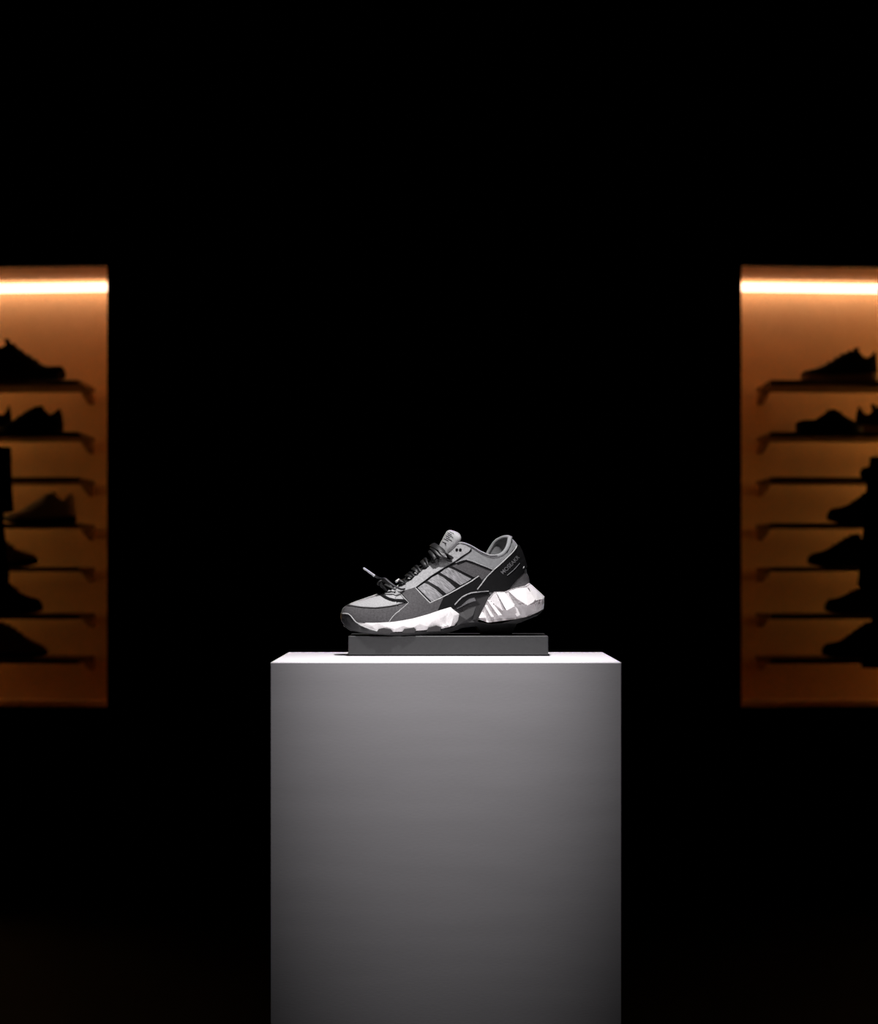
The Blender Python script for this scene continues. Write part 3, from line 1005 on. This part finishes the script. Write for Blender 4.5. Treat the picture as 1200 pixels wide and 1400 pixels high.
# left niche
shelf_shoe(-1, 0, 87, 1, 112, [(0, 12), (2, 20), (6, 22), (29, 22), (42, 31), (57, 40), (69, 49), (74, 55), (78, 54), (86, 47), (96, 48), (106, 58), (110, 62)], 'dark_upper', 'dark_sole',
           'black sneaker with pointed tongue on the topmost left shelf', tongue=(80, 61), sole_px=9, spring=6)
shelf_shoe(-1, 1, -8, -1, 94, [(0, 7), (3, 10), (9, 11), (18, 14), (33, 23), (48, 32), (58, 36), (63, 36), (70, 27), (75, 24), (80, 25), (86, 31), (89, 34)], 'dark_upper', 'dark_sole',
           'black sneaker with its heel to the right on the second left shelf', tongue=(61, 38), sole_px=6, depth=11.50)
shelf_shoe(-1, 1, -79, -1, 90, [(0, 7), (3, 13), (20, 18), (40, 30), (56, 40), (62, 38), (72, 29), (80, 31), (86, 44)], 'dark_upper', 'dark_sole',
           'black sneaker cut by the left frame edge behind another on the second left shelf', depth=11.72, tongue=(62, 44), yaw=math.radians(14), sole_px=10)
shelf_shoe(-1, 3, 2, -1, 102, [(0, 6), (2, 11), (8, 13), (18, 14), (36, 23), (52, 33), (62, 39), (69, 42), (75, 35), (80, 30), (86, 31), (92, 37), (96, 42)], 'beige_upper', 'dark_sole',
           'pale grey sneaker with its heel to the right on the middle left shelf', tongue=(68, 44), sole_px=5, lace_m='beige_upper')
shelf_shoe(-1, 4, 49, 1, 104, [(0, 9), (2, 14), (7, 17), (18, 20), (32, 25), (46, 35), (60, 44), (66, 44), (74, 34), (84, 33), (98, 42)], 'taupe_upper', 'dark_sole',
           'taupe sneaker toe pointing right on the fifth left shelf', tongue=(64, 47), sole_px=6)
shelf_shoe(-1, 5, 55, 1, 104, [(0, 12), (2, 20), (6, 21), (16, 23), (30, 29), (43, 39), (56, 49), (64, 54), (68, 52), (76, 42), (86, 40), (98, 48)], 'dark_upper', 'dark_sole',
           'black sneaker toe pointing right on the second lowest left shelf', tongue=(66, 56), sole_px=8)
shelf_shoe(-1, 6, 62, 1, 106, [(0, 10), (2, 15), (6, 17), (18, 22), (36, 32), (52, 43), (62, 47), (70, 48), (80, 39), (90, 38), (100, 44)], 'taupe_upper', 'dark_sole',
           'dark taupe sneaker toe pointing right on the lowest left shelf', tongue=(69, 50), sole_px=6)
# right niche
shelf_shoe(1, 0, 1098, -1, 106, [(0, 9), (2, 14), (6, 16), (20, 19), (36, 26), (52, 35), (64, 42), (72, 44), (78, 43), (82, 36), (90, 34), (97, 36), (103, 44)], 'navy_upper', 'pale_sole',
           'dark navy sneaker with pale sole on the topmost right shelf', tongue=(75, 49), sole_px=9, spring=3)
shelf_shoe(1, 1, 1182, 1, 94, [(0, 7), (3, 11), (10, 16), (20, 21), (30, 27), (40, 31), (46, 32), (54, 26), (62, 20), (72, 18), (84, 18), (92, 15)], 'dark_upper', 'dark_sole',
           'low black sneaker with small peaked tongue on the second right shelf', tongue=(45, 33), sole_px=6, depth=11.50, spring=3)
shelf_shoe(1, 1, 1266, 1, 92, [(0, 12), (3, 18), (20, 22), (40, 32), (56, 42), (64, 40), (72, 30), (80, 33), (86, 43)], 'dark_upper', 'pale_sole',
           'black sneaker with pale sole cut by the right frame edge on the second right shelf', depth=11.72, tongue=(66, 46), yaw=math.radians(-14), sole_px=12)
for sh, toe, lab, h in ((3, 1134, 'middle', [(0, 12), (2, 19), (6, 20), (18, 22), (32, 27), (46, 36), (58, 46)]), (4, 1107, 'fifth', [(0, 11), (2, 16), (6, 18), (20, 21), (36, 29), (50, 37), (62, 44)]),
                        (5, 1131, 'second lowest', [(0, 12), (2, 19), (6, 20), (18, 22), (34, 29), (48, 34), (58, 42)]), (6, 1127, 'lowest', [(0, 12), (2, 18), (6, 19), (22, 22), (38, 31), (52, 41), (62, 48)])):
    e = h[-1]
    shelf_shoe(1, sh, toe, -1, 104, h + [(e[0] + 6, e[1]), (e[0] + 14, e[1] - 11), (e[0] + 26, e[1] - 11), (98, e[1] - 3)], 'dark_upper', 'dark_sole',
               'black sneaker toe pointing left on the %s right shelf' % lab, tongue=(e[0] + 5, e[1] + 2), sole_px=8)

# ------------------------------------------------------------------ clothes hanging in front of the shelves
def garment(name, label, cat, half, cx, depth, side, neck):
    """half: outline points (px, py) of the visible edge, mirrored about the centre line cx"""
    k = depth / F
    pts = [((px - cx) * k, ZC - (py - VY) * k) for px, py in half]
    if side < 0:
        outline = pts + [(-x, z) for x, z in reversed(pts)]
    else:
        outline = pts + [(-x, z) for x, z in reversed(pts)]
    X0 = (cx - VX) * k
    u = abs(X0) - abs(XI[side])
    ztop = max(z for x, z in outline)
    root = thing(name, label, cat, (X0, CY + depth + SK * u, ztop))
    bd = dense(outline, 0.02)
    bp = list(bd)
    xs = [p.x for p in bd]; ys = [p.y for p in bd]
    x = min(xs) + .012
    while x < max(xs):
        y = min(ys) + .012
        while y < max(ys):
            p = Vector((x, y))
            if inside(p, bd) and min((p - e).length for e in bd) > .012:
                bp.append(p)
            y += .024
        x += .024
    nb = len(bd)
    V, E, Fc, *_ = delaunay_2d_cdt(bp, [(i, (i + 1) % nb) for i in range(nb)], [], 1, 1e-6)
    bm = bmesh.new()
    lay = []
    for s in (-1, 1):
        vs = []
        for v in V:
            d = min((v - e).length for e in bd)
            t = 0.006 + 0.026 * math.sqrt(min(1, d / 0.09)) * (1 + .22 * math.sin(v.x * 46 + 2.2 * v.y))
            vs.append(bm.verts.new((v.x, s * t, v.y - ztop)))
        lay.append(vs)
        for f in Fc:
            bm.faces.new([vs[i] for i in f])
    cnt = {}
    for f in Fc:
        for a, b in zip(f, f[1:] + f[:1]):
            kk = (min(a, b), max(a, b)); cnt[kk] = cnt.get(kk, 0) + 1
    for (a, b), c in cnt.items():
        if c == 1:
            bm.faces.new((lay[0][a], lay[0][b], lay[1][b], lay[1][a]))
    bmesh.ops.delete(bm, geom=[v for v in bm.verts if not v.link_faces], context='VERTS')
    put('fabric', bm, M['cloth'], root, 60)
    bm = bmesh.new()
    hook = [Vector((0, 0, -.09)), Vector((0, 0, 0.015)), Vector((0, .004, neck * .75)), Vector((0, .022, neck)), Vector((0, .045, neck - .002)), Vector((0, .062, neck - .004))]
    tube(bm, cr(hook, 5), 0.003, 8)
    put('hanger_hook', bm, M['steel'], root, 60)
    ang = math.atan(SK) * side
    root.rotation_euler = (0, 0, ang)
    return root
DG = 11.27
z2 = SHELF_Z[1]
def neck_for(py):
    return z2 + 0.004 - (ZC - (py - VY) * DG / F)
garment('hanging_garment', 'black boxy garment hanging in front of the left niche shelves', 'clothing',
        [(-77, 628), (-64, 624), (-52, 606), (-20, 608), (13, 611), (14, 650), (16, 690), (17, 699), (2, 701), (2.5, 715), (6, 745), (10, 776), (11, 800), (11, 842), (-77, 846)], -80, DG, -1, neck_for(606))
garment('hanging_garment', 'long black garment hanging in front of the right niche shelves', 'clothing',
        [(1287, 640), (1272, 636), (1262, 619), (1230, 621), (1192, 624), (1190.5, 637), (1181, 639), (1177, 647), (1181, 655), (1187, 658), (1186, 690), (1182, 725), (1178, 760), (1174, 801), (1180, 806), (1190, 828), (1194, 848),
         (1188, 880), (1181, 897), (1180, 914), (1287, 918)], 1290, DG, 1, neck_for(619))
